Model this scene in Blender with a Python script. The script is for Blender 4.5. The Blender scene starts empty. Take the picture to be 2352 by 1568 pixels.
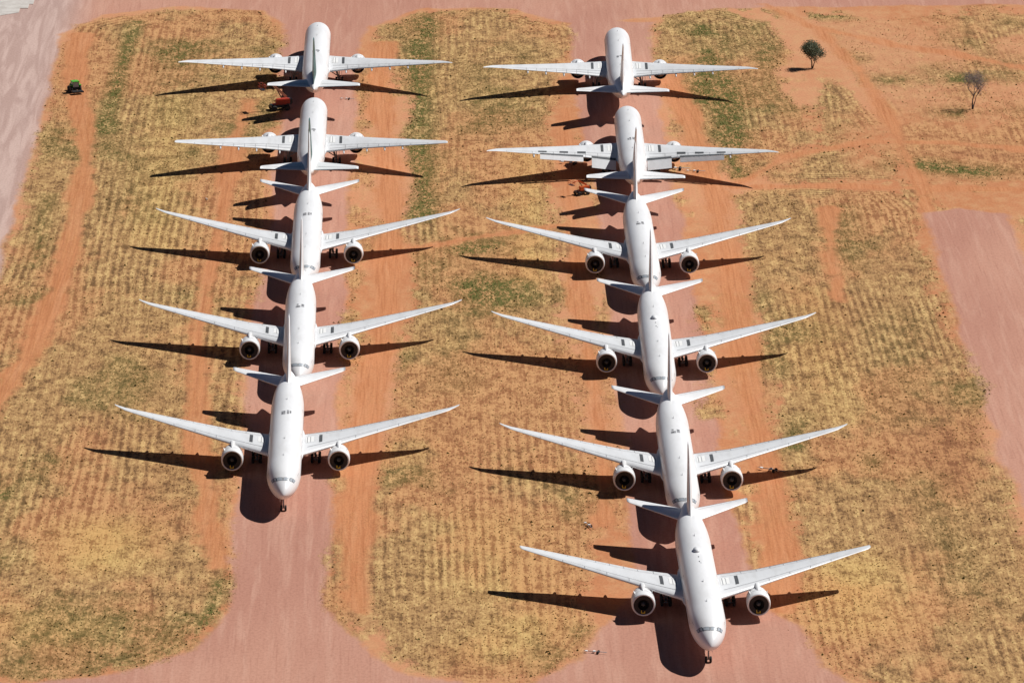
import bpy, bmesh, math, random
import numpy as np
from mathutils import Vector, Matrix
rng=np.random.default_rng(7); random.seed(7)
sc=bpy.context.scene
COL=sc.collection
D2R=math.radians
def lin(r,g,b,k=1.0):
    o=[]
    for c in (r,g,b):
        c/=255.0
        c=c/12.92 if c<=0.04045 else ((c+0.055)/1.055)**2.4
        o.append(c*k)
    return (o[0],o[1],o[2],1.0)
def new_obj(name,data=None,parent=None,loc=(0,0,0),rotz=0):
    ob=bpy.data.objects.new(name,data); COL.objects.link(ob)
    ob.location=loc; ob.rotation_euler=(0,0,rotz)
    if parent: ob.parent=parent
    return ob
def mesh_np(name,V,F,mats,smooth=True,midx=None):
    me=bpy.data.meshes.new(name); me.from_pydata([tuple(v) for v in V],[],[tuple(f) for f in F])
    for m in mats: me.materials.append(m)
    if midx is not None: me.polygons.foreach_set('material_index',midx)
    me.polygons.foreach_set('use_smooth',[smooth]*len(me.polygons))
    me.update(); return me
class MB:
    def __init__(s): s.V=[];s.F=[];s.M=[];s.S=[]
    def add(s,V,F,m=0,smooth=True):
        o=len(s.V); s.V+= [tuple(v) for v in V]; s.F+=[tuple(i+o for i in f) for f in F]
        s.M+=[m]*len(F); s.S+=[smooth]*len(F)
    def loft(s,secs,m=0,cap=True,smooth=True):
        n=len(secs[0]);V=[p for q in secs for p in q];F=[]
        for i in range(len(secs)-1):
            for j in range(n):
                k=(j+1)%n
                F.append((i*n+j,i*n+k,(i+1)*n+k,(i+1)*n+j))
        s.add(V,F,m,smooth)
        if cap:
            o=len(s.V)-len(V)
            s.F.append(tuple(o+i for i in range(n-1,-1,-1)));s.M.append(m);s.S.append(False)
            b=o+(len(secs)-1)*n
            s.F.append(tuple(b+i for i in range(n)));s.M.append(m);s.S.append(False)
    def tube(s,a,b,r,m=0,n=8,r2=None):
        a=Vector(a);b=Vector(b);d=(b-a).normalized();r2=r if r2 is None else r2
        u=d.orthogonal().normalized();w=d.cross(u)
        A=[a+(u*math.cos(t)+w*math.sin(t))*r for t in [2*math.pi*i/n for i in range(n)]]
        B=[b+(u*math.cos(t)+w*math.sin(t))*r2 for t in [2*math.pi*i/n for i in range(n)]]
        s.loft([A,B],m)
    def wheel(s,c,r,w,m=0,mh=1):
        c=Vector(c);n=18
        prof=[(-.36,.05),(-.4,.52),(-.5,.6),(-.5,.88),(-.32,1),(.32,1),(.5,.88),(.5,.6),(.4,.52),(.36,.05)]
        secs=[[c+Vector((a*w,math.cos(t)*q*r,math.sin(t)*q*r)) for t in [2*math.pi*i/n for i in range(n)]] for a,q in prof]
        s.loft(secs,m)
    def box(s,c,d,m=0,bev=.06,rot=None):
        bm=bmesh.new();bmesh.ops.create_cube(bm,size=1)
        for v in bm.verts: v.co=Vector((v.co.x*d[0],v.co.y*d[1],v.co.z*d[2]))
        if bev: bmesh.ops.bevel(bm,geom=list(bm.edges),offset=min(bev,min(d)*.3),segments=2,affect='EDGES')
        R=rot if rot else Matrix.Identity(3)
        V=[R@v.co+Vector(c) for v in bm.verts];bm.verts.index_update()
        F=[[v.index for v in f.verts] for f in bm.faces];bm.free()
        s.add(V,F,m,False)
    def mesh(s,name,mats):
        me=mesh_np(name,s.V,s.F,mats,True,s.M); me.polygons.foreach_set('use_smooth',s.S); return me
class NT:
    def __init__(s,mat): s.nt=mat.node_tree; s.n=s.nt.nodes; s.l=s.nt.links
    def put(s,sock,v):
        if isinstance(v,bpy.types.NodeSocket): s.l.new(v,sock)
        else: sock.default_value=v
    def math(s,op,a,b=0.0,c=0.0,clamp=False):
        n=s.n.new('ShaderNodeMath');n.operation=op;n.use_clamp=clamp
        s.put(n.inputs[0],a);s.put(n.inputs[1],b);s.put(n.inputs[2],c);return n.outputs[0]
    def mix(s,f,a,b,mode='MIX'):
        n=s.n.new('ShaderNodeMix');n.data_type='RGBA';n.blend_type=mode;n.clamp_factor=True
        s.put(n.inputs[0],f);s.put(n.inputs[6],a);s.put(n.inputs[7],b);return n.outputs[2]
    def sstep(s,v,a,b,o0=0.0,o1=1.0):
        n=s.n.new('ShaderNodeMapRange');n.interpolation_type='SMOOTHSTEP'
        s.put(n.inputs[0],v);n.inputs[1].default_value=a;n.inputs[2].default_value=b;n.inputs[3].default_value=o0;n.inputs[4].default_value=o1
        return n.outputs[0]
    def attr(s,name,col=False):
        n=s.n.new('ShaderNodeAttribute');n.attribute_name=name;return n.outputs['Color' if col else 'Fac']
    def pos(s,obj=False):
        if obj: return s.n.new('ShaderNodeTexCoord').outputs['Object']
        return s.n.new('ShaderNodeNewGeometry').outputs['Position']
    def scale(s,v,x,y,z,off=(0,0,0)):
        n=s.n.new('ShaderNodeMapping');s.put(n.inputs[0],v);n.inputs[3].default_value=(x,y,z);n.inputs[1].default_value=off;return n.outputs[0]
    def noise(s,v,scale=1,det=4,rough=.55,dist=0):
        n=s.n.new('ShaderNodeTexNoise');s.put(n.inputs['Vector'],v);n.inputs['Scale'].default_value=scale
        n.inputs['Detail'].default_value=det;n.inputs['Roughness'].default_value=rough;n.inputs['Distortion'].default_value=dist
        return n.outputs[0]
def material(name):
    m=bpy.data.materials.new(name);m.use_nodes=True;return m,NT(m),m.node_tree.nodes['Principled BSDF']
def paint(name,col,rough=.35,dirt=.12,metal=0.0,sc_=0.5):
    m,t,b=material(name)
    p=t.pos(True)
    n1=t.noise(t.scale(p,1,.25,1),sc_,3,.6)
    f=t.sstep(n1,.42,.75,0,dirt)
    c=t.mix(f,col,(col[0]*.55,col[1]*.52,col[2]*.48,1))
    t.l.new(c,b.inputs['Base Color'])
    b.inputs['Metallic'].default_value=metal;b.inputs['Roughness'].default_value=rough
    return m
M_white=paint('fuselage_white_paint',(.80,.80,.80,1),.35,.20)
M_grey=paint('wing_grey_paint',(.67,.68,.69,1),.5,.26)
M_silver=paint('polished_leading_edge',(.80,.80,.80,1),.35,.1,metal=.1)
M_dark=paint('dark_cover',(.025,.021,.02,1),.75,.3)
M_tyre=paint('tyre_rubber',(.02,.02,.02,1),.8,.2)
M_gear=paint('gear_metal',(.30,.30,.31,1),.5,.3)
M_teal=paint('teal_paint',(.012,.11,.11,1),.4,.1)
M_glass=paint('covered_cockpit_glass',(.42,.46,.50,1),.25,.3)
M_line=paint('panel_line_grey',(.30,.30,.31,1),.6,.2)
M_patch=paint('panel_mark_dark',(.07,.075,.08,1),.6,.3)
M_lpatch=paint('panel_mark_light',(.82,.82,.80,1),.4,.05)
M_yellow=paint('yellow_tag',(.75,.55,.03,1),.6,.1)
M_core=paint('exhaust_metal',(.25,.22,.20,1),.4,.3,metal=.7)
AM=[M_white,M_grey,M_silver,M_dark,M_tyre,M_gear,M_teal,M_glass,M_line,M_patch,M_lpatch,M_yellow,M_core]
(WH,GR,SI,DK,TY,GE,TE,GL,LI,PA,LP,YE,CO)=range(13)
# ------------------------------------------------------------ airliner
def fus(ly):
    if ly<10.5:
        t=max(ly,0)/10.5; r=3.1*(max(0,1-(1-t)**2.1))**.62; return 4.66+.89*(1-(1-t)**2),r,r*.99
    if ly<50: return 5.55,3.1,3.1
    t=min((ly-50)/23.5,1); r=3.1*(1-t**2.1)+.12*t
    return 5.55+1.5*t**1.5,r,r*(1+.25*t**4)
def fpt(ly,th,off=0.0):
    zc,rx,rz=fus(ly)
    return ((rx+off)*math.sin(th),ly-36,zc+(rz+off)*math.cos(th))
def make_fuselage(teal,mark):
    b=MB(); n=48
    ls=[.0,.06,.15,.3,.55,.9,1.3,1.8,2.4,3.1,3.9,4.8,5.8,7,8.3,9.5,10.5]+list(np.linspace(14,50,13))+list(np.linspace(52,72.5,15))+[73.1,73.5]
    b.loft([[fpt(max(l,.004),2*math.pi*j/n) for j in range(n)] for l in ls],WH)
    ft=[]
    for i in range(17):
        t=i/16; l=23.5+21.5*t; w=math.sin(math.pi*t)**.45 if 0<t<1 else .02
        ft.append([( (2.4+1.25*w)*math.cos(a), l-36, 4.1+(-1.2-.75*w)*math.sin(a) if math.sin(a)>0 else 4.1-1.0*math.sin(a)*w) for a in [2*math.pi*k/28 for k in range(28)]])
    b.loft(ft,GR)
    def patch(l0,l1,t0,t1,m,off=.02,nl=4,nt=4,skew=0):
        V=[];F=[]
        for i in range(nl+1):
            for j in range(nt+1):
                a=i/nl;c=j/nt
                V.append(fpt(l0+(l1-l0)*a+skew*c,t0+(t1-t0)*c,off))
        for i in range(nl):
            for j in range(nt):
                k=i*(nt+1)+j;F.append((k,k+1,k+nt+2,k+nt+1))
        b.add(V,F,m,True)
    for s in (-1,1):
        patch(2.35,3.15,s*.02,s*.60,PA,.012,4,6,.3)
        patch(2.70,3.65,s*.62,s*1.15,PA,.012,4,6,.6)
        patch(2.42,3.08,s*.06,s*.56,GL,.03,4,4,.28)
        patch(2.82,3.55,s*.66,s*.88,GL,.03,4,4,.22)
        patch(3.15,3.95,s*.93,s*1.12,GL,.03,4,4,.22)
        for dl in (6.3,17.5,31.0,46.5,58.0):
            for (a,c,e,f) in ((dl,dl+1.15,1.15,1.17),(dl,dl+.05,1.15,1.75),(dl+1.1,dl+1.15,1.15,1.75)):
                patch(a,c,s*e,s*f,LI,.012,2,4)
        l=8.5
        while l<57:
            if all(not(dl-.3<l<dl+1.4) for dl in (17.5,31.0,46.5)):
                patch(l,l+.28,s*1.40,s*1.50,LI,.012,1,1)
            l+=.62
    if mark==0:
        for (a,c,e,f) in ((38.4,40.6,-.30,-.06),(38.6,41.0,.02,.16),(39.2,40.9,.2,.29)): patch(a,c,e,f,LI,.03,3,3)
        patch(38.8,39.5,-.26,-.2,PA,.04,1,1);patch(39.8,40.3,-.16,-.1,PA,.04,1,1);patch(39.4,40.2,.22,.27,PA,.04,1,1);patch(38.9,39.4,.06,.12,PA,.04,1,1)
    elif mark==1:
        patch(38.6,39.9,-.28,.02,LI,.03,3,3);patch(39.0,41.0,.08,.26,LI,.03,3,3);patch(38.9,39.5,-.2,-.1,PA,.04,1,1);patch(40.0,40.6,.12,.2,PA,.04,1,1);patch(40.3,41.2,-.22,-.1,LI,.03,1,1)
    else:
        V=[fpt(40+1.2*math.sin(w),.20*math.cos(w)-.02,.03+.25*(k==1)) for k in (0,1) for w in [2*math.pi*e/16 for e in range(16)]]
        b.add(V,[tuple(range(16,32))]+[(i,(i+1)%16,16+(i+1)%16,16+i) for i in range(16)],WH,True)
        patch(36.2,36.7,-.03,.03,PA,.03,1,1);patch(33.6,34.1,-.03,.03,PA,.03,1,1);patch(32.9,33.3,.05,.09,PA,.03,1,1)
    for l in (12.0,22.5,48.0): 
        b.add([(-.03,l-36,8.6),(.03,l-36,8.6),(.03,l-35.4,8.6),(-.03,l-35.4,8.6),(0,l-35.5,9.05),(0,l-35.3,9.05)],[(0,1,4),(1,2,5,4),(2,3,5),(3,0,4,5)],LI,False)
    if teal:
        patch(.5,5.6,1.95,4.33,TE,.012,10,12)
        patch(5.6,9.0,2.35,3.93,TE,.012,6,10)
    return b.mesh('fuselage_mesh',AM)
XC=[1,.9,.75,.6,.45,.3,.18,.09,.03,.005]
def foil(le,ch,z,y,t,vert=False,tw=0.0):
    up=[];lo=[]
    for x in XC:
        yt=5*t*(.2969*math.sqrt(x)-.126*x-.3516*x*x+.2843*x**3-.1036*x**4)
        cam=0 if vert else .015*math.sin(math.pi*x)
        up.append((x,cam+yt));lo.append((x,cam-yt*(1 if vert else .85)))
    pts=up+[(0,0)]+lo[::-1]
    if vert: return [(q*ch,le+x*ch-36,z) for x,q in pts]
    return [(y,le+x*ch-36,z+q*ch+tw*(x-.4)*ch) for x,q in pts]
def wing_sta(short):
    S=[(1.0,25.4,15.9,3.75,.13),(3.0,26.8,14.6,3.95,.125),(6.5,29.15,12.35,4.37,.115),(10,31.5,10.1,4.8,.11)]
    zf=lambda y:3.95+(y-3)*.122+.00027*(y-10)**2
    for y in ((15,20,25,29) if not short else (15,20,25,28.5,30.0)):
        S.append((y, 31.5+(y-10)*.655, (41.6+(y-10)*.262)-(31.5+(y-10)*.655) , zf(y),.10))
    for y,le,te in (((30.3,44.9,46.95),(31.5,46.35,47.65),(32.2,47.35,48.15),(32.42,47.85,48.3)) if not short else ((30.3,45.05,46.9),(30.48,45.6,46.6))):
        S.append((y,le,te-le,zf(y),.09))
    return S
def sta_at(S,y):
    ys=[s[0] for s in S]; return [float(np.interp(y,ys,[s[i] for s in S])) for i in range(1,5)]
def make_wing(side,short,flaps):
    S=wing_sta(short); b=MB()
    secs=[]
    for (y,le,ch,z,t) in S: secs.append(foil(le,ch,z,side*y,t,tw=-.02))
    n=len(secs[0]); V=[p for q in secs for p in q];F=[];mi=[]
    for i in range(len(secs)-1):
        for j in range(n):
            k=(j+1)%n
            f=(i*n+j,i*n+k,(i+1)*n+k,(i+1)*n+j)
            F.append(f if side<0 else f[::-1]); mi.append(SI if j in (8,9,10,11) or i>=len(secs)-3 else GR)
    b.V+=[tuple(v) for v in V];b.F+=F;b.M+=mi;b.S+=[True]*len(F)
    b.F.append(tuple(range((len(secs)-1)*n,len(secs)*n)));b.M.append(SI);b.S.append(False)
    def top(y,x,off=.03):
        le,ch,z,t=sta_at(S,y)
        yt=5*t*(.2969*math.sqrt(x)-.126*x-.3516*x*x+.2843*x**3-.1036*x**4)
        return (side*y,le+x*ch-36,z+(.015*math.sin(math.pi*x)+yt)*ch-.02*(x-.4)*ch+off)
    def patch(y0,y1,x0,x1,m,off=.03,ny=2,nx=4):
        V=[];F=[]
        for i in range(ny+1):
            for j in range(nx+1): V.append(top(y0+(y1-y0)*i/ny,x0+(x1-x0)*j/nx,off))
        for i in range(ny):
            for j in range(nx):
                k=i*(nx+1)+j;F.append((k,k+1,k+nx+2,k+nx+1))
        b.add(V,F,m,False)
    kk=1 if not short else .93
    patch(6.15,6.75,.22,.66,PA,.035)
    patch(3.7,5.2,.30,.62,LP,.03); patch(3.9,4.05,.3,.62,LI,.045);patch(4.5,4.62,.3,.62,LI,.045)
    patch(4,28*kk,.735,.745,LI,.03,24,1)
    patch(4,26*kk,.86,.868,LI,.03,24,1)
    for y in (7.5,10.2,12.6,15.0,17.4,19.8,22.2,28*kk): patch(y,y+.07,.735,.985,LI,.04,1,3)
    patch(4,29*kk,.135,.143,LI,.03,24,1)
    for y in (12.9,16.9,20.9,24.9): patch(y*kk,y*kk+.07,.0,.14,LI,.04,1,3)
    for y,l in ((7.2,4.2),(13.3*kk,4.4),(17.6*kk,3.9),(21.9*kk,3.3)):
        le,ch,z,t=sta_at(S,y); te=le+ch; q=[]
        for i in range(9):
            a=i/8; r=.30*math.sin(math.pi*min(1,.06+a*.93))**.6+.02
            q.append([(side*y+r*.8*math.cos(w),te-l*.72+l*a-36,z-.35-.25*a+r*math.sin(w)*1.3) for w in [2*math.pi*e/10 for e in range(10)]])
        b.loft(q,GR)
    if flaps:
        for (y0,y1,ln) in ((3.5,8.9,3.0),(10.8,20.5,1.5)):
            q=[]
            for y in (y0,y1):
                le,ch,z,t=sta_at(S,y); te=le+ch-36
                q.append([(side*y,te+.25,z-.15),(side*y,te+.6,z+.05),(side*y,te+ln,z-ln*.52),(side*y,te+ln*.6,z-ln*.5-.25)])
            b.loft(q,GR,smooth=False)
            patch(y0,y1,.90,.98,PA,.05,6,2)
        for y in (10.2,14.2,19.0): patch(y,y+1.9,.68,.80,PA,.05,2,2)
    return b.mesh('wing_mesh',AM)
def make_engine(side):
    b=MB(); cx=side*9.85; y0=26.9-36; cz=3.05; n=36
    def ring(a,r,n,dz=0): return [(cx+r*math.cos(w),y0+a,cz+dz+r*math.sin(w)) for w in [2*math.pi*e/n for e in range(n)]]
    prof=[(1.15,1.52,GR),(.6,1.53,GR),(.25,1.62,SI),(.05,1.74,SI),(0,1.84,SI),(.06,1.93,SI),(.3,2.0,SI),(.55,2.03,WH),(1.4,2.06,WH),(2.6,2.04,WH),(3.8,1.93,WH),(4.9,1.74,WH),(5.5,1.62,WH),(5.45,1.5,CO),(4.9,1.35,CO)]
    for i in range(len(prof)-1):
        b.loft([ring(*prof[i][:2],n),ring(*prof[i+1][:2],n)],prof[i+1][2],cap=False)
    b.add(ring(1.2,1.52,n),[tuple(range(n))],DK,False)
    b.loft([ring(.12,1.69,n),ring(.30,.95,n)],DK,cap=False)
    # panel seam rings round the cowl
    for a,r in ((1.9,2.062),(3.3,1.995)):
        b.loft([ring(a,r+.012,n),ring(a+.06,r+.010,n)],LI,cap=False)
    for k in range(22):
        w=2*math.pi*k/22; w2=w+.22
        b.add([(cx+.4*math.cos(w),y0+.72,cz+.4*math.sin(w)),(cx+1.5*math.cos(w+.1),y0+.75,cz+1.5*math.sin(w+.1)),(cx+1.5*math.cos(w2+.1),y0+1.05,cz+1.5*math.sin(w2+.1)),(cx+.4*math.cos(w2),y0+.98,cz+.4*math.sin(w2))],[(0,1,2,3)],DK,False)
    b.loft([ring(a,r,16) for a,r in ((.25,.03),(.38,.2),(.6,.36),(.95,.46))],PA)
    b.box((cx-.35,y0+.08,cz-1.15),(.10,.05,.5),YE,0);b.box((cx-.05,y0+.08,cz-1.38),(.65,.05,.10),YE,0);b.box((cx+.22,y0+.08,cz-1.2),(.10,.05,.28),YE,0)
    b.loft([ring(a,r,24,.05) for a,r in ((4.6,1.15),(5.6,1.08),(6.6,.85),(7.2,.7))],CO)
    b.loft([ring(a,r,16,.05) for a,r in ((7.0,.5),(7.6,.38),(8.3,.06))],CO)
    q=[]
    for (l,zb,zt,w) in ((1.5,4.9,5.05,.12),(2.6,4.8,5.35,.3),(4.2,4.4,5.45,.36),(5.4,4.0,5.35,.36),(8.0,3.9,4.7,.32),(10.2,4.2,4.5,.1)):
        q.append([(cx-w,y0+l,zb),(cx+w,y0+l,zb),(cx+w,y0+l,zt-.1),(cx+w*.5,y0+l,zt),(cx-w*.5,y0+l,zt),(cx-w,y0+l,zt-.1)])
    b.loft(q,WH)
    for s in (-1,1): 
        a=.75
        b.add([(cx+s*2.0*math.sin(a),y0+1.2,cz+2.0*math.cos(a)),(cx+s*2.0*math.sin(a),y0+2.8,cz+2.0*math.cos(a)),(cx+s*2.45*math.sin(a),y0+2.7,cz+2.45*math.cos(a)),(cx+s*2.3*math.sin(a),y0+2.0,cz+2.3*math.cos(a))],[(0,1,2,3)],WH,False)
    return b.mesh('engine_mesh',AM)
def make_tailplane(side):
    b=MB();S=[(0,61.2,8.6,6.75,.10),(1.5,62.6,7.6,6.85,.10),(6,66.3,5.2,7.35,.09),(10.2,69.85,2.9,7.82,.085),(10.76,70.7,2.2,7.88,.06)]
    secs=[foil(le,ch,z,side*y,t) for y,le,ch,z,t in S]; n=len(secs[0]);V=[p for q in secs for p in q];F=[];mi=[]
    for i in range(len(secs)-1):
        for j in range(n):
            k=(j+1)%n; f=(i*n+j,i*n+k,(i+1)*n+k,(i+1)*n+j); F.append(f if side<0 else f[::-1]);mi.append(SI if j in(9,10) else WH)
    b.V+=[tuple(v) for v in V];b.F+=F;b.M+=mi;b.S+=[True]*len(F)
    b.F.append(tuple(range((len(secs)-1)*n,len(secs)*n)));b.M.append(SI);b.S.append(False)
    L=[]
    for y in (1.8,6,10.2):
        le=float(np.interp(y,[s[0] for s in S],[s[1] for s in S]));ch=float(np.interp(y,[s[0] for s in S],[s[2] for s in S]));z=float(np.interp(y,[s[0] for s in S],[s[3] for s in S]))
        L+=[(side*y,le+.70*ch-36,z+.045*ch),(side*y,le+.715*ch-36,z+.044*ch)]
    b.add(L,[(0,1,3,2),(2,3,5,4)],LI,False)
    return b.mesh('tailplane_mesh',AM)
def make_fin(teal):
    b=MB()
    S=[(7.6,57.5,13.4,.05),(8.6,59.6,11.2,.085),(9.3,60.7,10.2,.095),(13,64.0,7.4,.095),(16,66.7,5.3,.09),(18.2,68.9,3.7,.085),(18.65,69.8,2.7,.05)]
    b.loft([foil(le,ch,z,0,t,True) for z,le,ch,t in S],TE if teal else WH)
    for s in (-1,1):
        V=[]
        for z,le,ch,t in S[1:6]: V+=[(s*t*ch*.33,le+.70*ch-36,z),(s*t*ch*.32,le+.715*ch-36,z)]
        b.add(V,[(2*i,2*i+1,2*i+3,2*i+2) for i in range(4)],LI,False)
    return b.mesh('fin_mesh',AM)
def make_gear():
    b=MB(); y=5.9-36
    b.tube((0,y+.2,3.0),(0,y,.6),.14,GE); b.tube((0,y+1.6,2.9),(0,y+.1,1.4),.08,GE); b.tube((-.45,y,.54),(.45,y,.54),.08,GE)
    for s in(-1,1): b.wheel((s*.38,y,.54),.54,.38,TY); b.box((s*.6,y+.6,2.35),(.05,2.4,.9),WH,.01)
    for s in (-1,1):
        x=s*5.5;y=37.1-36
        b.tube((s*4.6,y-.2,4.0),(x,y,.9),.24,GE,10); b.tube((s*3.2,y,3.2),(x,y,1.7),.12,GE); b.tube((x,y+1.6,3.6),(x,y+.1,1.5),.1,GE)
        b.tube((x,y-1.5,.68),(x,y+1.5,.68),.15,GE)
        b.box((s*6.1,y,2.6),(.06,1.6,1.9),WH,.01); b.box((s*2.2,y,2.1),(.06,4.2,1.4),WH,.01,)
        for dy in (-1.47,0,1.47):
            b.tube((x-.7,y+dy,.68),(x+.7,y+dy,.68),.09,GE)
            for q in(-1,1): b.wheel((x+q*.7,y+dy,.67),.67,.5,TY)
    return b.mesh('gear_mesh',AM)
CACHE={}
def get(k,fn,*a):
    if (k,a) not in CACHE: CACHE[(k,a)]=fn(*a)
    return CACHE[(k,a)]
# x, y (station 36 m behind nose), heading, facing(1 = nose to -Y), short span, teal chin, teal fin, flaps, roof mark
PL=[(49.46,-225.42,.54,1,1,0,0,0,2),(48.85,-153.49,.01,1,0,0,0,0,1),(48.23,-75.44,-.41,1,0,0,0,0,2),(48.2,-.5,.16,1,0,1,0,0,1),(49.2,82.2,-.45,-1,0,0,0,1,0),(49.5,164.7,-.78,-1,0,0,0,0,1),
    (-23.2,-141.4,.26,1,0,0,0,0,0),(-22.1,-66.7,.43,1,0,1,0,0,1),(-22.0,6.7,.15,1,0,1,0,0,0),(-22.4,89.7,.06,-1,1,1,1,0,1),(-22.8,169.7,.02,-1,0,1,1,0,1)]
for (x,y,h,d,short,teal,tf,fl,mk) in PL:
    e=new_obj('parked_airliner',None,None,(x,y,0),D2R(h)+(0 if d==1 else math.pi)); e.empty_display_size=5
    new_obj('fuselage',get('f',make_fuselage,teal,mk),e)
    new_obj('wing_port',get('w',make_wing,1,short,fl),e);new_obj('wing_starboard',get('w',make_wing,-1,short,fl),e)
    new_obj('engine_port',get('e',make_engine,1),e);new_obj('engine_starboard',get('e',make_engine,-1),e)
    new_obj('tailplane_port',get('t',make_tailplane,1),e);new_obj('tailplane_starboard',get('t',make_tailplane,-1),e)
    new_obj('tail_fin',get('v',make_fin,tf),e);new_obj('landing_gear',get('g',make_gear),e)
# ------------------------------------------------------------ ground zones (metres on the ground)
def P_(s): return [tuple(float(c) for c in q.split(',')) for q in s.split()]
GRASS=[P_(s) for s in (
"-85,214 -83,232 -75,244 -60,251 -42,249 -35,237 -32,219 -32,188 -31,138 -31,40 -32,-31 -32,-95 -32,-152 -33,-179 -32,-206 -32,-228 -37,-249 -44,-258 -53,-263 -62,-265 -72,-264 -87,-264 -110,-240 -110,-20 -87,-14 -86,18 -85,63 -85,120 -85,151 -85,187",
"-8,217 -7,232 -1,247 17,253 31,245 39,230 40,208 37,166 33,139 32,60 32,4 31,-47 32,-79 33,-124 33,-178 32,-216 32,-237 28,-253 22,-262 11,-265 1,-261 -5,-251 -7,-237 -8,-204 -7,-152 -5,-109 -2,-63 0,-31 0,22 -1,80 -2,165 -5,208",
"-11,-173 -14,-191 -14,-228 -13,-236 -11,-235 -11,-204","36,-79 39,-85 39,-118 37,-121","58,-30 62,-30 60,-112 56,-112",
"59,228 64,246 77,253 91,238 93,209 89,166 92,140 92,114 80,85 73,73 70,80 66,131 62,175 59,199",
"70,59 75,65 88,69 107,65 111,49 110,-9 110,-53 111,-94 110,-140 111,-178 112,-211 120,-281 79,-277 73,-266 68,-258 67,-244 67,-225 68,-191 69,-138 70,-63 70,5",
"100,249 116,244 240,255 240,73 112,73 111,110 108,171 103,224","80,81 88,101 110,110 110,75 81,73","130,42 180,54 180,-200 131,-60","99,185 105,162 110,118 95,110 95,131",
"-12.6,190 -10.6,190 -10.6,120 -12.6,120","-13,30 -11,30 -11,-160 -13.5,-160")]
PINK=[P_(s) for s in (
"-420,309 -420,900 500,900 500,262 167,260 77,254 62,243 39,235 26,253 2,253 -10,232 -29,227 -38,249 -60,254 -78,244 -86,221 -86,164 -86,71 -86,-11 -92,-45 -120,-95 -420,-95",
"-32,237 -10,237 -13,207 -13,121 -14,41 -13,-31 -14,-95 -14,-152 -14,-179 -14,-228 -12,-237 -7,-249 -3,-258 4,-264 17,-268 17,-500 -300,-500 -300,-268 -62,-266 -50,-262 -37,-249 -32,-228 -32,-206 -33,-179 -32,-152 -32,-95 -32,-31 -31,40 -31,138 -32,212",
"39,238 61,238 59,208 59,144 58,61 59,5 59,-47 59,-94 58,-152 59,-191 60,-223 66,-237 68,-258 73,-268 90,-286 200,-500 10,-500 11,-286 22,-263 28,-254 34,-235 39,-216 39,-178 40,-124 40,-63 40,-13 41,60 39,122 40,213",
"112,46 120,50 130,45 130,5 131,-56 131,-228 111,-228 111,-177 110,-140 110,-78 111,-13")]
ORANGE=[(P_(s),w) for s,w in (
("-82,221 -80,164 -74,104 -72,18 -74,-31 -76,-73 -81,-107 -84,-150",2.6),("-38,151 -41,112 -41,40 -42,4 -43,-48 -41,-110 -37,-166 -34,-204",2.0),
("-7,212 -8,165 -5,80 -4,22 -5,-31 -7,-79 -9,-124 -10,-165 -9,-228",3.0),("36,143 35,60 35,4 35,-63 36,-124 35,-178",1.8),
("62,189 65,122 67,61 67,5 66,-57 66,-124 66,-191 64,-228",2.6),("90,259 102,229 109,176 112,122 113,81 113,49",1.6),
("72,69 93,70 112,68 141,67 240,66",2.0),("72,69 85,97 105,112 125,110 144,102 240,90",2.0),("99,234 119,212 134,202 153,183 240,150",2.0),
("0,14 14,24 32,34",2.2),("91,49 89,5 88,-27",1.6))]
GREEN=[(P_(s),w,a) for s,w,a in (
("3,237 1,165 1,100 2,41",3.4,1.1),("77,233 71,175 74,126 74,81",4,1.1),("16,11 18,-24",6,.9),("-69,236 -70,188 -71,120",2,.9),("21,203 21,139",8,.5),
("112,174 129,174",6,.8),("-5,-85 0,-57",2.2,.8),("88,233 86,194",3,.8),("99,246 108,246",5,.9),("114,89 128,83",6,1),("-76,-160 -67,-141",4,.6),
("72,-130 75,-110",2,.7),("95,50 92,0",3,.45),("-35,-245 -33,-200",1.0,.7),("128,140 138,144",6,.8),("-60,90 -58,40",7,.35),("10,-40 8,-90",5,.3),("100,-40 96,-110",6,.3),("-80,60 -79,0",2,.5),("95,-150 97,-230",4,.3),("-58,210 -55,130",6,.35))]
YEL=[(P_(s),w,a) for s,w,a in (("-55,-185 -55,-200",8,1.),("78,-205 76,-235",8,.8),("14,-180 14,-215",9,.5),("-75,-230 -60,-240",8,.5),("20,-235 14,-250",7,.7),("25,-10 26,100",4,.6),("-55,20 -56,150",5,.5),("82,-110 82,-20",5,.4))]
BROWN=[(P_(s),w,a) for s,w,a in (("120,101 136,98",3.0,.8),("100,-110 104,-190",7,.8),("104,20 103,-70",5,.7),("-60,-60 -58,-130",7,.6),("6,-250 9,-262",3,.8),("-48,-190 -48,-120",5,.5),("86,30 85,-80",7,.6),("92,-150 90,-200",5,.5),("12,-120 14,-170",6,.5))]
def axis(lo,hi,st,far):
    a=list(np.arange(lo,hi+st*.5,st)); g=st;x=hi
    out=[]
    while x<far: g*=1.35;x+=g;out.append(x)
    g=st;x=lo;o2=[]
    while x>-far: g*=1.35;x-=g;o2.append(x)
    return np.array(o2[::-1]+a+out)
gx=axis(-125,170,.8,9000);gy=axis(-310,345,1.3,9000)
X,Y=np.meshgrid(gx,gy);px=X.ravel();py=Y.ravel()
def segd(ax,ay,bx,by):
    dx,dy=bx-ax,by-ay;L=dx*dx+dy*dy+1e-9
    t=np.clip(((px-ax)*dx+(py-ay)*dy)/L,0,1);return np.hypot(px-ax-t*dx,py-ay-t*dy)
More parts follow.
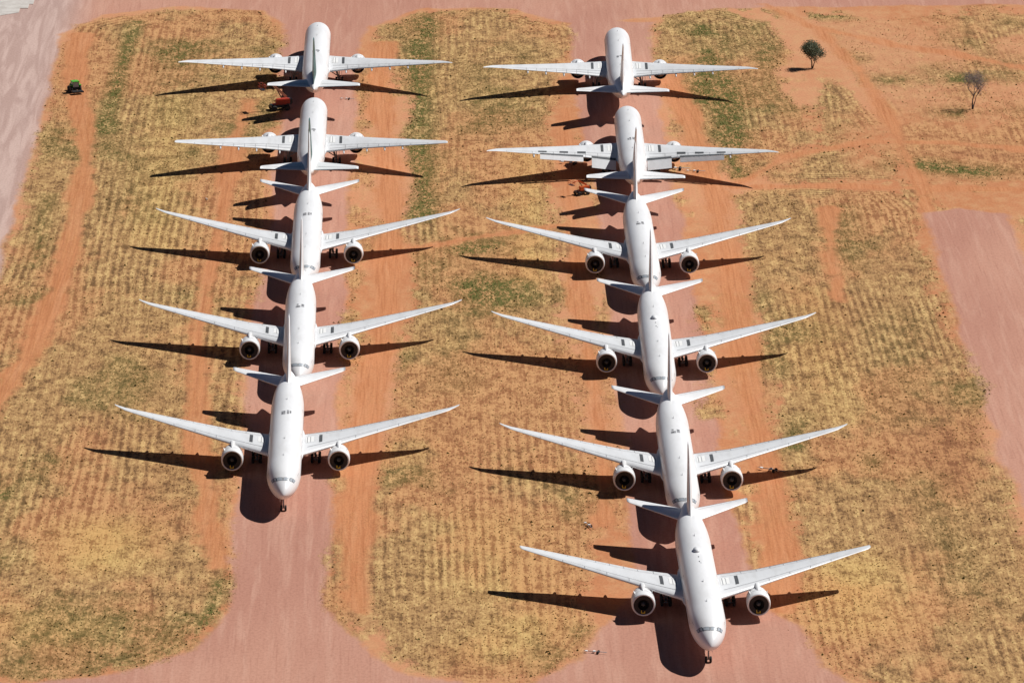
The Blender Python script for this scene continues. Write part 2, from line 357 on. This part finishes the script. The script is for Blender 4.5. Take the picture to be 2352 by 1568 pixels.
def sdpoly(pts):
    d=np.full(px.shape,1e9);ins=np.zeros(px.shape,bool);n=len(pts)
    for i in range(n):
        ax,ay=pts[i];bx,by=pts[(i+1)%n];d=np.minimum(d,segd(ax,ay,bx,by))
        c=((ay>py)!=(by>py))
        if by!=ay: ins^=c&(px<(bx-ax)*(py-ay)/(by-ay)+ax)
    return np.where(ins,d,-d)
def sdline(pts):
    d=np.full(px.shape,1e9)
    for i in range(len(pts)-1): d=np.minimum(d,segd(*pts[i],*pts[i+1]))
    return d
def vnoise(x,y,seed):
    r=np.random.default_rng(seed).random((256,256));xi=np.floor(x).astype(int);yi=np.floor(y).astype(int);fx=x-xi;fy=y-yi
    fx=fx*fx*(3-2*fx);fy=fy*fy*(3-2*fy)
    g=lambda a,b:r[a%256,b%256]
    return (g(xi,yi)*(1-fx)+g(xi+1,yi)*fx)*(1-fy)+(g(xi,yi+1)*(1-fx)+g(xi+1,yi+1)*fx)*fy
def fbm(fx,fy,seed,o=4,r=.55):
    s=0;a=1;w=0
    for i in range(o): s=s+a*vnoise(px*fx*2**i+17*i,py*fy*2**i+5*i,seed+i);w+=a;a*=r
    return s/w
sdg0=np.max([sdpoly(p) for p in GRASS],axis=0);sdp=np.max([sdpoly(p) for p in PINK],axis=0)
sdo0=np.max([w-sdline(p) for p,w in ORANGE],axis=0)
rag=(fbm(.10,.045,40,4,.6)-.5)
sdg=sdg0+rag*8.0; sdp=sdp+(fbm(.12,.05,60,4,.6)-.5)*4.0; sdo=sdo0+(fbm(.12,.05,80,4,.6)-.5)*5.0
def blobs(L): return np.max([a*np.clip(1.15-sdline(p)/(w*1.6),0,1) for p,w,a in L],axis=0)
lum=fbm(.09,.035,230,4,.6)
grn=np.clip(blobs(GREEN)*np.clip(.35+(lum-.36)*5,.1,1.1)+np.clip((fbm(.035,.02,101,5,.6)-.55)*5,0,.55),0,1.1)
yel=blobs(YEL);brn=np.clip(blobs(BROWN)*np.clip(.2+(fbm(.07,.03,250,4,.6)-.38)*6,0,1.2),0,1)
big=fbm(.03,.011,120,4);bar=fbm(.05,.022,140,5,.6);ctr=fbm(.05,.02,160,3);wob=fbm(.06,.009,180,2);scn=fbm(.05,.028,200,4);spr=fbm(.09,.035,270,5,.65)
scrub=np.clip(np.minimum((px-96)/6,(py-70)/6),0,1)*(py<262)
nx,ny=len(gx),len(gy)
Z=(vnoise(px*.12,py*.12,11)-.5)*.12*np.clip((sdg)/3,0,1)
V=np.stack([px,py,Z],1)
idx=np.arange(nx*ny).reshape(ny,nx)
Fq=np.stack([idx[:-1,:-1],idx[:-1,1:],idx[1:,1:],idx[1:,:-1]],-1).reshape(-1,4)
me=bpy.data.meshes.new('ground');me.vertices.add(len(V));me.vertices.foreach_set('co',V.astype(np.float32).ravel())
me.loops.add(Fq.size);me.loops.foreach_set('vertex_index',Fq.ravel().astype(np.int32));me.polygons.add(len(Fq));me.polygons.foreach_set('loop_start',np.arange(0,Fq.size,4,dtype=np.int32))
me.update(calc_edges=True);me.polygons.foreach_set('use_smooth',[True]*len(Fq))
for nm,arr in (('sdg',np.clip(sdg,-30,60)),('sdr',np.clip(sdg0,-30,60)),('sdp',np.clip(sdp,-30,60)),('sdo',np.clip(sdo,-30,60)),('sdo0',np.clip(sdo0,-30,60)),('grn',grn),('yel',yel),('brn',brn),('scrub',scrub),('big',big),('bar',bar),('ctr',ctr),('wob',wob),('scn',scn),('spr',spr)):
    a=me.attributes.new(nm,'FLOAT','POINT');a.data.foreach_set('value',arr.astype(np.float32))
ground=new_obj('ground',me)
m,t,b=material('desert_ground'); p=t.pos()
K=.93
nmid=t.noise(t.scale(p,1,.5,1),.35,4,.6)
nfin=t.noise(t.scale(p,1,.6,1),2.0,3,.7)
streak=t.noise(t.scale(p,1.6,.05,1),1,3,.65,.3)
streak2=t.noise(t.scale(p,.45,.03,1,(7,3,0)),1,3,.6,.6)
tuft=t.noise(t.scale(p,1.2,.5,1,(4,9,0)),1.2,4,.80,.4)
nE=t.math('SUBTRACT',nmid,.5);nF=t.math('SUBTRACT',nfin,.5)
sdg_=t.attr('sdg');sdp_=t.attr('sdp');sdo_=t.attr('sdo');nbig=t.attr('big')
def edge(s_,a1,a2,lo,hi): return t.sstep(t.math('MULTIPLY_ADD',nF,a2,t.math('MULTIPLY_ADD',nE,a1,s_)),lo,hi)
gm=edge(sdg_,7,5,-.8,2.2);pm=edge(sdp_,3,1.5,-.9,1.0);om=edge(sdo_,5,2.5,-1.3,1.3)
spg=t.math('MULTIPLY',t.sstep(t.math('MULTIPLY_ADD',nE,.5,t.attr('spr')),.50,.62,0,.75),t.math('SUBTRACT',1.0,pm))
gm=t.math('MAXIMUM',gm,spg)
soil=t.mix(t.sstep(nbig,.35,.65),lin(204,145,107,K),lin(193,129,89,K))
soil=t.mix(t.sstep(nmid,.35,.7,0,.6),soil,lin(207,159,116,K))
pink=t.mix(t.sstep(nbig,.35,.65),lin(196,146,125,K),lin(185,134,115,K))
pink=t.mix(t.sstep(streak2,.45,.7,0,.5),pink,lin(207,162,141,K))
pink=t.mix(t.sstep(streak,.5,.72,0,.4),pink,lin(166,116,98,K))
xs=t.n.new('ShaderNodeSeparateXYZ');t.l.new(p,xs.inputs[0]);px_=xs.outputs[0];py_=xs.outputs[1]
lt=t.math('MULTIPLY',t.sstep(px_,-78,-90),t.sstep(py_,-70,0)); pink=t.mix(t.math('MULTIPLY',lt,.85),pink,t.mix(t.sstep(streak2,.4,.65),lin(181,155,146,K),lin(203,178,168,K)))
orange=t.mix(t.sstep(streak,.4,.7),lin(204,138,95,K),lin(184,117,76,K))
orange=t.mix(t.sstep(streak2,.5,.7,0,.5),orange,lin(214,154,112,K))
rut=t.sstep(t.math('SINE',t.math('MULTIPLY',t.attr('sdo0'),2*math.pi/1.5)),.55,1.0,0,.28)
orange=t.mix(rut,orange,lin(172,108,72,K))
wobv=t.math('MULTIPLY',t.math('SUBTRACT',t.attr('wob'),.5),4.0)
def rows(coord,per,ph): return t.math('SINE',t.math('MULTIPLY_ADD',t.math('ADD',coord,wobv),2*math.pi/per,ph))
sdr=t.attr('sdr');inner=t.sstep(sdr,7,11)
rr=t.n.new('ShaderNodeMix');rr.data_type='FLOAT';t.l.new(inner,rr.inputs[0]);t.l.new(rows(sdr,1.8,1.1),rr.inputs[2]);t.l.new(rows(px_,1.8,.3),rr.inputs[3]);rowv=rr.outputs[0]
ctrm=t.sstep(t.math('MULTIPLY_ADD',nE,.5,t.attr('ctr')),.40,.62,.05,1.0)
gv=t.math('ADD',t.math('MULTIPLY',t.math('MULTIPLY',rowv,.10),ctrm),t.math('MULTIPLY_ADD',nE,.85,tuft))
gv=t.math('MULTIPLY_ADD',t.math('SUBTRACT',streak,.5),.45,gv)
gv=t.math('MULTIPLY_ADD',t.attr('yel'),.08,gv)
gc=t.mix(t.sstep(gv,.30,.50),lin(118,88,58,K),lin(176,137,92,K))
gc=t.mix(t.sstep(gv,.48,.74),gc,lin(213,177,120,K))
bare=t.sstep(t.math('MULTIPLY_ADD',t.attr('yel'),-.10,t.math('MULTIPLY_ADD',nE,.25,t.attr('bar'))),.44,.60,0,.75)
gc=t.mix(bare,gc,t.mix(t.sstep(gv,.35,.6),lin(162,108,72,K),lin(204,150,104,K)))
gc=t.mix(t.math('MULTIPLY',t.attr('brn'),.6),gc,t.mix(t.sstep(gv,.35,.65),lin(128,84,58,K),lin(180,126,86,K)))
gc=t.mix(t.math('MULTIPLY',t.attr('yel'),.35),gc,t.mix(t.sstep(gv,.4,.62),lin(166,130,70,K),lin(218,184,108,K)))
gn=t.math('MULTIPLY',t.attr('grn'),t.sstep(t.math('ADD',tuft,t.math('MULTIPLY',nmid,.5)),.92,.66))
gc=t.mix(gn,gc,lin(98,97,50,K))
scr=t.attr('scrub')
gcov=t.math('MULTIPLY',gm,t.math('SUBTRACT',1.0,t.math('MULTIPLY',t.math('MULTIPLY',scr,t.sstep(t.attr('scn'),.40,.58,.85,.15)),t.math('SUBTRACT',1.0,t.attr('grn'),0,True))))
base=t.mix(pm,soil,pink);base=t.mix(gcov,base,gc);base=t.mix(t.math('MULTIPLY',om,.85),base,orange)
base=t.mix(t.sstep(nfin,.38,.72,0,.36),base,t.mix(1.0,base,(.55,.52,.5,1),'MULTIPLY'))
t.l.new(base,b.inputs['Base Color']);b.inputs['Roughness'].default_value=.95;b.inputs['Specular IOR Level'].default_value=.1
bp=t.n.new('ShaderNodeBump');bp.inputs['Strength'].default_value=.35;bp.inputs['Distance'].default_value=.3
t.l.new(t.math('MULTIPLY_ADD',gcov,gv,t.math('MULTIPLY',nfin,.15)),bp.inputs['Height']);t.l.new(bp.outputs[0],b.inputs['Normal'])
me.materials.append(m)
# ------------------------------------------------------------ grass tufts (one mesh)
N=560000
tx=rng.uniform(-115,160,N);ty=rng.uniform(-285,262,N)
def samp(A,x,y):
    A=A.reshape(ny,nx);ix=np.clip(np.searchsorted(gx,x)-1,0,nx-2);iy=np.clip(np.searchsorted(gy,y)-1,0,ny-2)
    fx=(x-gx[ix])/(gx[ix+1]-gx[ix]);fy=(y-gy[iy])/(gy[iy+1]-gy[iy])
    return (A[iy,ix]*(1-fx)+A[iy,ix+1]*fx)*(1-fy)+(A[iy+1,ix]*(1-fx)+A[iy+1,ix+1]*fx)*fy
s=samp(sdg,tx,ty);s0=samp(sdg0,tx,ty);o=samp(sdo,tx,ty);g=samp(grn,tx,ty);ye=samp(yel,tx,ty);scb=samp(scrub,tx,ty);wb=(samp(wob,tx,ty)-.5)*4.0
sp_=samp(spr,tx,ty);pk=samp(sdp,tx,ty)
rw=np.where(s0>9,np.sin((tx+wb)*2*math.pi/1.8+.3),np.sin((s0+wb)*2*math.pi/1.8+1.1))
dens=np.clip(s/2+.3,0,1)*np.clip(-o/1.5+.2,0,1)*(.2+.8*vnoise(tx*.09,ty*.05,3))*(.35+.65*np.clip(rw+.4,0,1))
dens=dens*(1-.6*scb)+.5*g*(s>0)*(o<0)+.2*ye
dens=np.maximum(dens,.5*(sp_>.55)*(pk<-.8)*(o<0))
keep=rng.random(N)<dens*.6
tx,ty,g,ye,s=tx[keep],ty[keep],g[keep],ye[keep],s[keep];n=len(tx)
zz=samp(Z,tx,ty)
big_=(rng.random(n)<.02)|((np.abs(s)<1.6)&(rng.random(n)<.10))
size=rng.uniform(.08,.20,n)*(1+.9*big_);h=size*rng.uniform(.5,1.1,n)
ang=rng.uniform(0,math.pi,n);VV=np.zeros((n,6,3),np.float32)
for k in range(2):
    a=ang+k*math.pi/2;dx=np.cos(a)*size;dy=np.sin(a)*size
    VV[:,3*k,0]=tx-dx;VV[:,3*k,1]=ty-dy;VV[:,3*k,2]=zz-.03
    VV[:,3*k+1,0]=tx+dx;VV[:,3*k+1,1]=ty+dy;VV[:,3*k+1,2]=zz-.03
    VV[:,3*k+2,0]=tx+rng.normal(0,.08,n);VV[:,3*k+2,1]=ty+rng.normal(0,.08,n);VV[:,3*k+2,2]=zz+h
gm_=bpy.data.meshes.new('grass');gm_.vertices.add(n*6);gm_.vertices.foreach_set('co',VV.ravel());gm_.loops.add(n*6);gm_.loops.foreach_set('vertex_index',np.arange(n*6,dtype=np.int32))
gm_.polygons.add(n*2);gm_.polygons.foreach_set('loop_start',np.arange(0,n*6,3,dtype=np.int32));gm_.update(calc_edges=True)
isg=(rng.random(n)<(.03+.6*g+.5*big_));u=rng.random(n)[:,None]
c1=np.array(lin(168,130,84,K)[:3]);c2=np.array(lin(220,188,128,K)[:3]);c3=np.array(lin(88,88,46,K)[:3]);c4=np.array(lin(138,128,70,K)[:3])
cc=np.where(isg[:,None],c3+(c4-c3)*u,c1+(c2-c1)*u);cc=np.concatenate([cc,np.ones((n,1))],1)
ca=gm_.attributes.new('tint','FLOAT_COLOR','POINT');ca.data.foreach_set('color',np.repeat(cc,6,axis=0).astype(np.float32).ravel())
m,t,b=material('dry_grass');t.l.new(t.attr('tint',True),b.inputs['Base Color']);b.inputs['Roughness'].default_value=.9;b.inputs['Specular IOR Level'].default_value=.1
gm_.materials.append(m);new_obj('grass',gm_)
# ------------------------------------------------------------ concrete pad
mc,t,b=material('concrete');p=t.pos();c=t.mix(t.sstep(t.noise(p,.4,5,.6),.3,.7),lin(214,208,200,.85),lin(192,184,176,.85));t.l.new(c,b.inputs['Base Color']);b.inputs['Roughness'].default_value=.85
pts=P_("-135,240 -104,242 -99,246 -99,251 -97,251 -97,256 -96,256 -96,261 -92,262 -92,268 -90,268 -90,290 -135,290")
mb=MB();nn=len(pts);mb.add([(x,y,.0) for x,y in pts]+[(x,y,.12) for x,y in pts],[tuple(range(nn,2*nn))]+[(i,(i+1)%nn,nn+(i+1)%nn,nn+i) for i in range(nn)],0,False)
new_obj('concrete_pavement',mb.mesh('concrete_pavement',[mc]))
# ------------------------------------------------------------ trees
def bark(name,c):
    m,t,b=material(name);p=t.pos(True);t.l.new(t.mix(t.noise(p,6,4,.6),c,tuple(x*.5 for x in c[:3])+(1,)),b.inputs['Base Color']);b.inputs['Roughness'].default_value=.9;return m
def leafm(name,c1,c2):
    m,t,b=material(name);p=t.pos(True);f=t.sstep(t.noise(p,1.2,4,.6),.35,.65);t.l.new(t.mix(f,c1,c2),b.inputs['Base Color']);b.inputs['Roughness'].default_value=.7;return m
def tree(name,loc,height,radius,nleaf,ls,mats,trunk=.35,seed=1,sparse=0):
    r=random.Random(seed);e=new_obj(name,None,None,(loc[0],loc[1],0));mb=MB();tips=[]
    def br(p,d,L,rad,lv):
        q=p;steps=3
        for i in range(steps):
            d=(d+Vector((r.uniform(-.25,.25),r.uniform(-.25,.25),r.uniform(-.05,.2)))).normalized();q2=q+d*L/steps
            mb.tube(q,q2,rad*(1-i/steps*.4),0,6,rad*(1-(i+1)/steps*.4));q=q2
            if lv>=2: tips.append((q.copy(),lv))
        if lv<4:
            for k in range(3 if lv<3 else 2):
                a=r.uniform(0,6.28);nd=(d*.7+Vector((math.cos(a),math.sin(a),r.uniform(.0,.5)))*.85).normalized()
                br(q,nd,L*r.uniform(.6,.8),rad*.55,lv+1)
        else: tips.append((q.copy(),5))
    br(Vector((0,0,-.1)),Vector((.05,0,1)),height*trunk,height*.028,0)
    br(Vector((0,0,-.1)),Vector((.35,.2,1)).normalized(),height*trunk,height*.02,1)
    mx=max(t_[0].z for t_ in tips);k=height*.95/mx;mr=max(math.hypot(t_[0].x,t_[0].y) for t_ in tips);kr=radius*.9/mr
    hb=height*trunk*.5
    mb.V=[(v[0]*(1+(kr-1)*min(1,max(0,v[2])/hb)),v[1]*(1+(kr-1)*min(1,max(0,v[2])/hb)),v[2]*k) for v in mb.V]
    new_obj('trunk_and_limbs',mb.mesh('limbs',[mats[0]]),e)
    T=[Vector((a.x*kr,a.y*kr,a.z*k)) for a,_ in tips]
    V=[];F=[]
    cl=[T[r.randrange(len(T))] for _ in range(max(12,len(T)//(2+sparse)))]
    for i in range(nleaf):
        c=cl[r.randrange(len(cl))];s_=height*.075
        c=c+Vector((r.gauss(0,s_),r.gauss(0,s_),r.gauss(0,s_*.8)))
        u=Vector((r.uniform(-1,1),r.uniform(-1,1),r.uniform(-1,1))).normalized();w=u.orthogonal().normalized();L=ls*r.uniform(.6,1.3)
        o=len(V);V+=[c-u*L,c+w*L*.45,c+u*L,c-w*L*.45];F.append((o,o+1,o+2,o+3))
    new_obj('foliage',mesh_np('foliage',V,F,[mats[1]],False),e)
tree('acacia_tree',(97,186),7.0,3.4,10500,.16,[bark('bark_brown',(.10,.07,.05,1)),leafm('acacia_leaf',(.045,.06,.022,1),(.11,.12,.05,1))],.26,3)
tree('bare_tree',(132,144),9.2,3.6,3800,.10,[bark('bark_grey',(.11,.085,.085,1)),leafm('dry_twigs',(.10,.07,.08,1),(.20,.15,.15,1))],.40,8,1)
# ------------------------------------------------------------ machines
def machine_paint(n,c): return paint(n,c,.45,.25)
M_red=machine_paint('orange_red_paint',(.45,.05,.02,1));M_org=machine_paint('orange_paint',(.60,.12,.025,1));M_grn=machine_paint('green_paint',(.10,.42,.04,1))
M_lt=machine_paint('boom_light_paint',(.62,.38,.27,1));M_blk=machine_paint('black_frame',(.03,.03,.032,1))
def boom_lift(loc,rot,mp,mboom,up=.35,L=5.0,s=1.0):
    e=new_obj('boom_lift',None,None,(loc[0],loc[1],0),rot);mats=[mp,mboom,M_blk,M_tyre]
    b=MB();b.box((0,0,.75),(1.5,3.2,.5),2);b.box((0,0,1.05),(1.2,2.2,.2),0)
    for x in(-1,1):
        for y in(-1.15,1.15): b.wheel((x*.95,y,.48),.48,.38,3)
    new_obj('chassis',b.mesh('chassis',mats),e)
    b=MB();b.box((-.45,-.5,1.6),(.7,2.6,.9),0,.1);b.box((.5,-.7,1.55),(.6,2.2,.75),0,.1);b.box((0,-1.9,1.5),(1.5,.6,.9),2,.1);new_obj('turret',b.mesh('turret',mats),e)
    b=MB();c=Vector((.05,-1.3,2.2));d=Vector((0,math.cos(up),math.sin(up)));q=c+d*L
    R=Matrix.Rotation(up,3,'X');b.box((c+q)/2,(.38,L,.42),1,.04,R);q2=q+Vector((0,1.3,-.35));b.tube(q,q2,.13,1);b.tube(c+d*1.2-Vector((0,0,.9)),c+d*2.6,.1,2)
    new_obj('boom',b.mesh('boom',mats),e)
    b=MB();bx=q2+Vector((0,.5,-.2))
    b.box(bx+Vector((0,0,-.25)),(1.9,.85,.08),2,.01)
    for z in (.2,.75):
        for (a,c_) in (((-.9,-.4),(.9,-.4)),((.9,-.4),(.9,.4)),((.9,.4),(-.9,.4)),((-.9,.4),(-.9,-.4))): b.tube(bx+Vector((a[0],a[1],z)),bx+Vector((c_[0],c_[1],z)),.035,0,6)
    for x in(-.9,0,.9):
        for y in(-.4,.4): b.tube(bx+Vector((x,y,-.25)),bx+Vector((x,y,.75)),.035,0,6)
    new_obj('basket',b.mesh('basket',mats),e);e.scale=(s,s,s)
boom_lift((-31.0,141.5),D2R(110),M_red,M_lt,.75,3.6,1.35)
boom_lift((37.6,61.5),D2R(120),M_org,M_org,.5,2.6,.95)
def tractor(loc,rot):
    e=new_obj('green_tractor',None,None,(loc[0],loc[1],0),rot);mats=[M_grn,M_lt,M_blk,M_tyre,M_glass]
    b=MB();b.box((0,1.1,1.15),(.95,1.9,.85),0,.12);b.box((0,-.5,.9),(1.0,1.6,.5),2,.05);b.box((0,2.3,.7),(1.5,.25,.35),2)
    new_obj('body',b.mesh('body',mats),e)
    b=MB();b.box((0,-.5,1.75),(1.35,1.4,1.1),4,.06);b.box((0,-.5,2.4),(1.6,1.7,.16),0,.05)
    for x in(-.68,.68):
        for y in(-1.2,.2): b.tube((x,y,1.1),(x,y,2.35),.06,0,6)
    b.tube((.35,1.2,1.5),(.35,1.2,2.4),.06,2)
    new_obj('cab',b.mesh('cab',mats),e)
    b=MB()
    for x in(-1,1): b.wheel((x*.95,-.7,.8),.8,.5,3);b.wheel((x*.85,1.5,.5),.5,.35,3);b.box((x*.95,-.7,1.65),(.55,1.3,.12),0,.04)
    b.box((0,-2.4,.55),(2.4,1.5,.3),2,.05);b.tube((0,-1.2,.7),(0,-2.0,.6),.08,2)
    new_obj('wheels_and_mower',b.mesh('wheels',mats),e);e.scale=(1.12,1.12,1.12)
tractor((-80,159.5),D2R(20))
def tow_bar(loc,rot,s=1.0):
    e=new_obj('tow_bar',None,None,(loc[0],loc[1],0),rot);b=MB()
    b.tube((0,-2.2,.45),(0,2.0,.4),.07,0);b.tube((-.5,-.3,.3),(.5,-.3,.3),.05,0);b.wheel((-.55,-.3,.3),.3,.16,2);b.wheel((.55,-.3,.3),.3,.16,2)
    b.box((0,2.2,.4),(.55,.5,.2),1,.04);b.tube((-.25,2.4,.4),(-.25,2.8,.45),.05,0);b.tube((.25,2.4,.4),(.25,2.8,.45),.05,0);b.tube((0,-.3,.3),(0,-.3,.7),.05,0);b.box((.3,.6,.35),(.7,.5,.25),1,.04)
    new_obj('bar',b.mesh('bar',[M_gear,M_lpatch,M_tyre]),e);e.scale=(s,s,s)
for x,y,r,s in ((67.2,-147,60,1.1),(32,-181,20,.8),(31.2,-251,75,.8),(-15,152,80,.7),(36.5,89,70,1.2),(60,84,85,1.2),(64,82,80,.9),(-45,56,10,.4)): tow_bar((x,y),D2R(r),s)
# ------------------------------------------------------------ light, sky, camera
w=bpy.data.worlds.new('World');sc.world=w;w.use_nodes=True;nt=w.node_tree
sky=nt.nodes.new('ShaderNodeTexSky');sky.sky_type='NISHITA';sky.sun_disc=False;sky.sun_elevation=D2R(50.7);sky.sun_rotation=D2R(65.7)
sky.altitude=2000;sky.air_density=.4;sky.dust_density=.05
bg=nt.nodes['Background'];nt.links.new(sky.outputs[0],bg.inputs[0]);bg.inputs[1].default_value=.05
L=bpy.data.lights.new('sun','SUN');L.energy=5.0;L.angle=D2R(.53);L.color=(1,.98,.95)
lo=new_obj('sun',L);lo.rotation_euler=Vector((-.745,-.337,-1)).to_track_quat('-Z','Y').to_euler()
cam=bpy.data.cameras.new('camera');co=new_obj('camera',cam);sc.camera=co
cam.sensor_width=36;cam.lens=36*12993.1/2352;cam.clip_start=10;cam.clip_end=30000
M=Matrix.Rotation(D2R(-1.061),4,'Z')@Matrix.Rotation(D2R(90-15.726),4,'X')@Matrix.Rotation(D2R(.397),4,'Z')
co.matrix_world=Matrix.Translation((0,-1150,307.48))@M
sc.view_settings.view_transform='Standard';sc.view_settings.look='None';sc.view_settings.exposure=0
